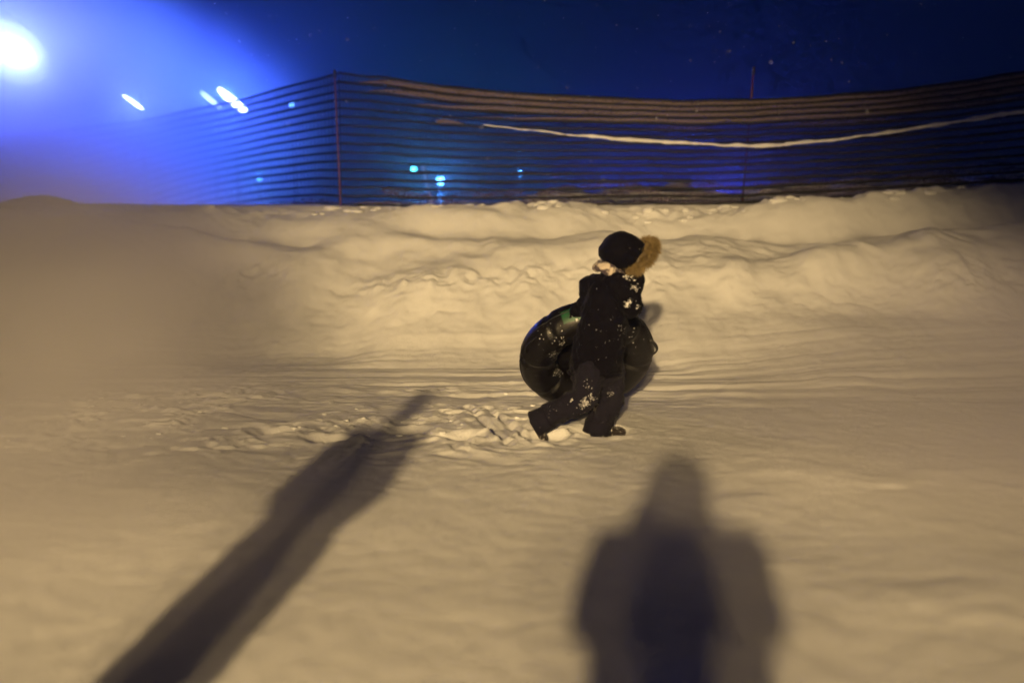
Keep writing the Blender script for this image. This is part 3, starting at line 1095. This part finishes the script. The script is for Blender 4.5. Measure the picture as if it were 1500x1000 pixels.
bm = bmesh.new()
ax = Vector((0.42, 0.0, 0.90)).normalized()
ux, uy = frame_of(ax)
cen = K(895, 394)
for off, R0, r0 in ((0.0, 0.084, 0.030), (-0.028, 0.095, 0.026)):
    prev = None
    pts = []
    for t in np.linspace(0, 2 * math.pi, 31):
        pts.append(cen + ax * (off + 0.006 * math.sin(3 * t)) + (ux * math.cos(t) + uy * math.sin(t)) * R0)
    add_tube(bm, pts, [r0 * (1 + 0.12 * math.sin(5 * i)) for i in range(31)], 12)
organic('neck_warmer', bm, M_SCARF, child, 0.007, 2, 0.025, 0.05)

# ---- snow tube leaning against the child
tube_c = P(859, 521, 7.50)
nrm = Vector((0.10, -math.cos(math.radians(36)), -math.sin(math.radians(36)))).normalized()
e1 = Vector((1, 0, -0.13))
e1 = (e1 - nrm * e1.dot(nrm)).normalized()
e2 = nrm.cross(e1)
if e2.z < 0:
    e2 = -e2
RT, rt_ = 0.372, 0.142
tube = empty('snow_tube', (tube_c.x, tube_c.y, gz(tube_c.x, tube_c.y)))
tag(tube, 'black inflated snow tube with green mark leaning behind the child', 'snow tube')
NSEAM = 8


def torus_pt(t, a, extra=0.0):
    """t round the ring, a round the section (0 = outside, pi/2 = towards the camera)."""
    ph = (t * NSEAM / (2 * math.pi)) % 1.0
    dseam = min(ph, 1 - ph)
    pinch = 1 - 0.085 * math.exp(-(dseam / 0.055) ** 2)
    wr = 0.022 * math.sin(t * 37 + 3 * math.cos(a * 2)) * math.exp(-(dseam / 0.16) ** 2)
    wr += 0.010 * math.sin(5 * t + 2 * a) + 0.006 * math.sin(11 * t - 3 * a)
    r = rt_ * (pinch + wr) + extra
    rad = e1 * math.cos(t) + e2 * math.sin(t)
    return tube_c + rad * (RT + r * math.cos(a) * 1.0) + nrm * (r * math.sin(a) * 0.97)


def torus_patch(t0, t1, nt_, a0, a1, na, extra, closed=False):
    bm = bmesh.new()
    g = [[bm.verts.new(torus_pt(t0 + (t1 - t0) * i / nt_, a0 + (a1 - a0) * j / na, extra)) for j in range(na if closed else na + 1)] for i in range(nt_ if closed else nt_ + 1)]
    for i in range(nt_):
        for j in range(na):
            bm.faces.new((g[i][j], g[(i + 1) % len(g)][j], g[(i + 1) % len(g)][(j + 1) % len(g[0])], g[i][(j + 1) % len(g[0])]))
    return bm


M_TUBE = snowy_cloth('black_vinyl', (0.0035, 0.0028, 0.0035), 0.42, speck=0.735, patch=0.84, fine=60, sheen=0.0, bump=0.18, bscale=22, spec=0.35)
M_SEAM = plain('seam_piping', (0.006, 0.006, 0.007), 0.5)
M_GREEN = plain('green_print', (0.012, 0.075, 0.032), 0.5, var=0.8, bscale=35)
M_BLUEP = plain('teal_print', (0.03, 0.10, 0.13), 0.5, var=0.6, bscale=35)
link('cover', mesh_from(torus_patch(0, 2 * math.pi, 192, 0, 2 * math.pi, 36, 0, True), 'cover'), M_TUBE, tube)
for k in range(NSEAM):
    t = 2 * math.pi * k / NSEAM
    bm = bmesh.new()
    add_tube(bm, [torus_pt(t, a, 0.001) for a in np.linspace(0, 2 * math.pi, 33)], 0.0035, 6, cap=False)
    link('seam', mesh_from(bm, 'seam'), M_SEAM, tube)
bm = bmesh.new()
add_tube(bm, [torus_pt(t, 0.15, 0.002) for t in np.linspace(0, 2 * math.pi, 161)], 0.005, 6, cap=False)
link('piping', mesh_from(bm, 'piping'), M_SEAM, tube)
# seat cloth that closes the hole from behind
bm = bmesh.new()
rings = []
for r, dz in ((0.02, -0.075), (0.10, -0.072), (0.18, -0.062), (0.25, -0.045)):
    rings.append([bm.verts.new(tube_c + (e1 * math.cos(t) + e2 * math.sin(t)) * r + nrm * (dz + 0.008 * math.sin(7 * t) * r * 4)) for t in np.linspace(0, 2 * math.pi, 49)[:-1]])
for a, b in zip(rings, rings[1:]):
    for k in range(48):
        bm.faces.new((a[k], a[(k + 1) % 48], b[(k + 1) % 48], b[k]))
bm.faces.new(rings[0])
o = link('seat_cloth', mesh_from(bm, 'seat_cloth'), M_TUBE, tube)
so = o.modifiers.new('thick', 'SOLIDIFY'); so.thickness = 0.006
for t in (math.radians(158), math.radians(20)):
    bm = bmesh.new()
    pts = [torus_pt(t + q * 0.16, 0.55, 0.004 + 0.035 * (1 - q * q)) for q in np.linspace(-1, 1, 13)]
    add_tube(bm, pts, 0.012, 8, flat=0.4)
    link('handle', mesh_from(bm, 'handle'), M_SEAM, tube)
o = link('print_patch', mesh_from(torus_patch(math.radians(103), math.radians(121), 12, 0.02, 0.75, 8, 0.0025), 'print_patch'), M_GREEN, tube)
o = link('print_patch', mesh_from(torus_patch(math.radians(93), math.radians(102), 8, 0.05, 0.6, 8, 0.0025), 'print_patch'), M_BLUEP, tube)

# ---- caked snow on cloth and tube, set onto the surfaces
bpy.context.view_layer.update()
dg = bpy.context.evaluated_depsgraph_get()


def caked(target, spots, parent, squash=0.45):
    ev = target.evaluated_get(dg)
    inv = ev.matrix_world.inverted()
    bm = bmesh.new()
    orig = Vector((0, 0, EYE))
    for px, py, spread, n, r0 in spots:
        for _ in range(n):
            qx, qy = random.gauss(px, spread), random.gauss(py, spread)
            d = (P(qx, qy, 7.0) - orig).normalized()
            hit, loc, no, idx = ev.ray_cast(inv @ orig, (inv.to_3x3() @ d).normalized())
            if not hit:
                continue
            wl = ev.matrix_world @ loc
            wn = (ev.matrix_world.to_3x3() @ no).normalized()
            r = r0 * random.uniform(0.35, 1.25)
            R3 = wn.to_track_quat('Z', 'Y').to_matrix()
            m = Matrix.Translation(wl) @ R3.to_4x4() @ Matrix.Diagonal((r, r * random.uniform(0.6, 1.2), r * squash, 1))
            v = bmesh.ops.create_icosphere(bm, subdivisions=1, radius=1.0, matrix=m)['verts']
            for q in v:
                q.co += Vector((random.uniform(-1, 1), random.uniform(-1, 1), random.uniform(-1, 1))) * r * 0.2
    o = link('caked_snow', mesh_from(bm, 'caked_snow'), M_SNOW, parent)
    tag(o, kind='stuff')
    return o


caked(jacket, ((919, 446, 1.9, 40, 0.0048), (924, 441, 2.4, 18, 0.004), (934, 448, 2.0, 8, 0.006), (917, 404, 2.2, 8, 0.007),
               (927, 399, 3.2, 26, 0.0045), (930, 421, 2.7, 24, 0.0042), (926, 411, 3.0, 8, 0.006), (912, 480, 6, 12, 0.0035), (928, 470, 3, 6, 0.004), (870, 480, 16, 8, 0.003), (890, 510, 18, 8, 0.003)), child)
caked(trousers, ((858, 590, 3.2, 50, 0.0048), (851, 593, 3.8, 24, 0.0038), (866, 582, 2.8, 26, 0.0042), (862, 568, 5, 10, 0.0035), (894, 576, 3.0, 12, 0.004), (838, 588, 3, 8, 0.004), (810, 602, 6, 5, 0.004)), child)
cov = [o for o in tube.children if o.name.startswith('cover')][0]
caked(cov, ((811, 520, 3, 26, 0.0028), (817, 545, 4, 40, 0.003), (824, 500, 4, 14, 0.004), (842, 463, 3.5, 12, 0.008), (800, 500, 14, 10, 0.004), (925, 500, 10, 10, 0.005), (815, 480, 14, 6, 0.003)), tube)


# ---- grown-ups out of the picture whose shadows fall across the snow
def adult(loc, face, label, coat, s, arms, long_coat, hat, wm=1.0):
    root = empty('person', loc)
    tag(root, label, 'person')
    fx = Vector((face[0], face[1], 0)).normalized()
    rx = Vector((fx.y, -fx.x, 0))
    o0 = Vector(loc)

    def W(x, y, z):
        return o0 + rx * x * s + fx * y * s + Vector((0, 0, z * s))
    hd = W(0, 0.03, 1.62)
    bm = bmesh.new()
    add_capsule(bm, W(0, 0, 0.95), W(0, 0, 1.30), 0.13, 0.145)
    add_capsule(bm, W(-0.15, 0, 1.41), W(0.15, 0, 1.41), 0.06, 0.06)
    add_capsule(bm, W(0, 0, 1.42), W(0, 0.01, 1.56), 0.055, 0.052)
    add_head(bm, hd, fx, (0, 0, 1), 1.0)
    for sd in (-1, 1):
        add_capsule(bm, W(0.09 * sd, 0, 0.92), W(0.10 * sd, 0.02, 0.50), 0.09, 0.062)
        add_capsule(bm, W(0.10 * sd, 0.02, 0.50), W(0.11 * sd, 0, 0.09), 0.060, 0.040)
        sh, el, wr, fdr, pn = arms(sd, W, fx, rx)
        add_capsule(bm, sh, el, 0.050, 0.042)
        add_capsule(bm, el, wr, 0.042, 0.030)
        add_hand(bm, wr, fdr, pn, -sd, 1.0, 0.5)
    organic('body', bm, M_SKIN, root, 0.014, 3)
    add_face(root, hd, fx, (0, 0, 1), 1.0, root)
    bm = bmesh.new()
    z0 = 0.55 if long_coat else 0.78
    R3 = Matrix((rx, fx, Vector((0, 0, 1)))).transposed()
    prof = [(z0, 0.27, 0.20), (z0 + 0.2, 0.26, 0.185), (1.02, 0.245, 0.18), (1.2, 0.235, 0.18), (1.36, 0.245, 0.165), (1.45, 0.215, 0.13), (1.50, 0.09, 0.09)]
    prof = [(z, a * wm, b) for z, a, b in prof]
    if not long_coat:
        prof = [(z0, 0.225, 0.175)] + prof[2:]
    etube(bm, [(W(0, 0, z), a, b) for z, a, b in prof])
    for sd in (-1, 1):
        sh, el, wr, fdr, pn = arms(sd, W, fx, rx)
        add_capsule(bm, sh, el, 0.092, 0.080)
        add_capsule(bm, el, wr, 0.080, 0.056)
    organic('coat', bm, coat, root, 0.016, 3, 0.03, 0.15)
    bm = bmesh.new()
    for sd in (-1, 1):
        add_capsule(bm, W(0.09 * sd, 0, 0.90), W(0.105 * sd, 0.02, 0.50), 0.115, 0.085)
        add_capsule(bm, W(0.105 * sd, 0.02, 0.50), W(0.11 * sd, 0, 0.14), 0.085, 0.075)
    organic('trousers', bm, M_JEANS, root, 0.016, 3, 0.025, 0.12)
    for sd in (-1, 1):
        heel = W(0.11 * sd, -0.05, 0.0)
        heel.z = gz(heel.x, heel.y) + 0.004
        bm = bmesh.new()
        add_boot(bm, heel, fx + rx * 0.15 * sd, (0, 0, 1), 1.05)
        organic('boot', bm, M_BOOT, root, 0.012, 3)
        sh, el, wr, fdr, pn = arms(sd, W, fx, rx)
        bm = bmesh.new()
        add_hand(bm, wr, fdr, pn, -sd, 1.06, 0.55, 1.25)
        organic('glove', bm, M_GLOVE, root, 0.008, 2)
    bm = bmesh.new()
    add_ellipsoid(bm, hd + Vector((0, 0, 0.065)) - fx * 0.012, (0.092, 0.108, 0.085), R3, 20)
    add_tube(bm, [hd + Vector((0, 0, 0.03)) - fx * 0.012, hd + Vector((0, 0, 0.075)) - fx * 0.012], [0.104, 0.104], 20)
    if hat == 'hood':
        add_ellipsoid(bm, hd + Vector((0, 0, 0.03)) - fx * 0.05, (0.150, 0.125, 0.160), R3, 20)
        add_capsule(bm, hd - fx * 0.05, W(0, -0.04, 1.46), 0.080, 0.080)
    if hat == 'bobble':
        add_ellipsoid(bm, hd + Vector((0, 0, 0.165)), (0.035, 0.035, 0.035), None, 12)
    organic('hat', bm, M_HAT, root, 0.010, 3)
    return root


def arms_camera(sd, W, fx, rx):
    return (W(0.25 * sd, 0, 1.38), W(0.285 * sd, 0.05, 1.19), W(0.085 * sd, 0.17, 1.50), fx * 0.1 - rx * sd * 0.5 + Vector((0, 0, 0.9)), -rx * sd)


def arms_down(sd, W, fx, rx):
    return (W(0.16 * sd, 0, 1.40), W(0.19 * sd, -0.02, 1.13), W(0.13 * sd, 0.14, 0.97), fx * 0.6 - rx * sd * 0.5 - Vector((0, 0, 0.3)), -rx * sd)


adult((0.0, -0.30, gz(0, -0.30)), (0, 1), 'photographer in dark knee-length coat standing where the picture is taken', M_COAT_A, 1.0, arms_camera, True, 'hood', 1.15)
adult((-1.38, 1.40, gz(-1.38, 1.40)), (0.155, 1), 'grown-up in long brown coat and bobble hat standing left of the photographer', M_COAT_B, 1.0, arms_down, True, 'bobble', 0.72)

# the photographer's camera, its lens ending just behind the viewpoint
cr = empty('photo_camera', (0, -0.1, EYE))
tag(cr, 'black photo camera held up to the eye by the photographer', 'camera')
bm = bmesh.new()
add_box(bm, (0, -0.115, EYE - 0.01), (0.135, 0.05, 0.09), None, 0.008)
add_box(bm, (0, -0.115, EYE + 0.045), (0.055, 0.045, 0.035), None, 0.008)
link('camera_body', mesh_from(bm, 'camera_body'), M_CAMBODY, cr, False)
bm = bmesh.new()
add_tube(bm, [(0, -0.10, EYE), (0, -0.06, EYE), (0, -0.03, EYE)], [0.032, 0.036, 0.038], 24)
link('lens_barrel', mesh_from(bm, 'lens_barrel'), M_CAMBODY, cr)
bm = bmesh.new()
add_ellipsoid(bm, (0, -0.03, EYE), (0.030, 0.006, 0.030), None, 16)
link('lens_glass', mesh_from(bm, 'lens_glass'), M_GLASS, cr)


# ------------------------------------------------------------------ air: night haze, and mist clouds added for lens blur and bloom
def volume_box(name, lo, hi):
    bm = bmesh.new()
    lo, hi = Vector(lo), Vector(hi)
    add_box(bm, (lo + hi) / 2, hi - lo)
    return mesh_from(bm, name)


def haze_mat(density, col, aniso):
    m = bpy.data.materials.new('night_haze')
    m.use_nodes = True
    nt = m.node_tree
    nt.nodes.remove(nt.nodes['Principled BSDF'])
    v = nt.nodes.new('ShaderNodeVolumePrincipled')
    v.inputs['Color'].default_value = (*col, 1)
    v.inputs['Density'].default_value = density
    v.inputs['Anisotropy'].default_value = aniso
    nt.links.new(v.outputs[0], nt.nodes['Material Output'].inputs['Volume'])
    return m


hz = link('haze', volume_box('haze', (-430, -205, -9), (430, 705, 14)), haze_mat(0.0020, (0.80, 0.88, 1.0), 0.86), None, False)
tag(hz, 'thin night haze glowing blue around the floodlights', None, kind='stuff')


def mist_mat(name, density, col, aniso, nscale, namt):
    m = bpy.data.materials.new(name)
    m.use_nodes = True
    nt = m.node_tree
    L = nt.links.new
    nt.nodes.remove(nt.nodes['Principled BSDF'])
    v = nt.nodes.new('ShaderNodeVolumePrincipled')
    v.inputs['Color'].default_value = (*col, 1)
    v.inputs['Anisotropy'].default_value = aniso
    tc = nt.nodes.new('ShaderNodeTexCoord')
    ln = nt.nodes.new('ShaderNodeVectorMath'); ln.operation = 'LENGTH'
    L(tc.outputs['Object'], ln.inputs[0])
    mr = nt.nodes.new('ShaderNodeMapRange'); mr.interpolation_type = 'SMOOTHSTEP'
    mr.inputs['From Min'].default_value = 1.0
    mr.inputs['From Max'].default_value = 0.25
    L(ln.outputs['Value'], mr.inputs['Value'])
    n = nt.nodes.new('ShaderNodeTexNoise'); n.inputs['Scale'].default_value = nscale; n.inputs['Detail'].default_value = 2
    L(tc.outputs['Object'], n.inputs['Vector'])
    n2 = nt.nodes.new('ShaderNodeMapRange')
    n2.inputs['From Min'].default_value = 0.3; n2.inputs['From Max'].default_value = 0.7
    n2.inputs['To Min'].default_value = 1 - namt; n2.inputs['To Max'].default_value = 1 + namt
    L(n.outputs['Fac'], n2.inputs['Value'])
    mu = nt.nodes.new('ShaderNodeMath'); mu.operation = 'MULTIPLY'
    L(mr.outputs['Result'], mu.inputs[0]); L(n2.outputs['Result'], mu.inputs[1])
    mu2 = nt.nodes.new('ShaderNodeMath'); mu2.operation = 'MULTIPLY'
    mu2.inputs[1].default_value = density
    L(mu.outputs[0], mu2.inputs[0])
    L(mu2.outputs[0], v.inputs['Density'])
    L(v.outputs[0], nt.nodes['Material Output'].inputs['Volume'])
    return m


def mist(loc, rad, mat, label):
    bm = bmesh.new()
    bmesh.ops.create_icosphere(bm, subdivisions=3, radius=1.0)
    o = link('added_mist', mesh_from(bm, 'added_mist'), mat)
    o.location = loc
    o.scale = rad
    tag(o, label, None, kind='stuff')
    return o


mist((-5.0, 8.3, 0.85), (3.6, 4.0, 1.75), mist_mat('added_mist', 0.60, (0.99, 0.96, 1.0), 0.0, 1.7, 0.6),
     'soft mist cloud added over the left of the bank in place of lens blur')  # added cloud, stands in for the blurred left side of the lens
mist((-12.2, 23, 5.0), (5.6, 3.6, 4.2), mist_mat('glowing_mist', 0.95, (0.92, 0.94, 1.0), 0.35, 1.3, 0.4),
     'mist cloud added round the glaring floodlight to spread its blue bloom')  # added to spread the floodlight's glare into a lens-like bloom

mist((-7.2, 15.4, 2.5), (4.7, 3.4, 2.9), mist_mat('veil_mist', 0.60, (0.90, 0.88, 1.0), 0.78, 1.5, 0.45),
     'bluish veil of mist added to fade the left end of the net fence like a lens smear')  # added veil, fades the fence where the lens smears it

low = mist_mat('low_mist', 0.30, (0.99, 0.96, 1.0), 0.0, 1.6, 0.7)
mist((3.1, 5.4, 0.55), (2.7, 2.3, 1.25), low, 'low mist cloud added over the snow at the lower right in place of lens blur')  # added, softens the lower right like a smeared lens
mist((-2.5, 4.6, 0.50), (1.9, 1.8, 1.1), low, 'low mist cloud added over the snow at the lower left in place of lens blur')  # added, imitates the lens blur in the lower left

# falling snow: nobody could count it
n = 2600
fy = rng.uniform(5.0, 13.0, n)
fx = rng.uniform(-0.62, 0.62, n) * fy
fz = EYE + rng.uniform(-0.5, 0.33, n) * fy
keep = fz > height(fx, fy) + 0.1
fr = 0.0012 + 0.0030 * rng.uniform(0, 1, n) ** 2.5
V, Fc = [], []
for x, y, z, r in zip(fx[keep], fy[keep], fz[keep], fr[keep]):
    k = len(V)
    V += [(x + r, y, z), (x - r, y, z), (x, y + r, z), (x, y - r, z), (x, y, z + r), (x, y, z - r)]
    Fc += [(k + a, k + b, k + c) for a, b, c in ((0, 2, 4), (2, 1, 4), (1, 3, 4), (3, 0, 4), (2, 0, 5), (1, 2, 5), (3, 1, 5), (0, 3, 5))]
fm = bpy.data.meshes.new('falling_snow')
fm.from_pydata(V, [], Fc)
o = link('falling_snow', fm, M_SNOW)
tag(o, 'fine snowflakes drifting through the night air', None, kind='stuff')
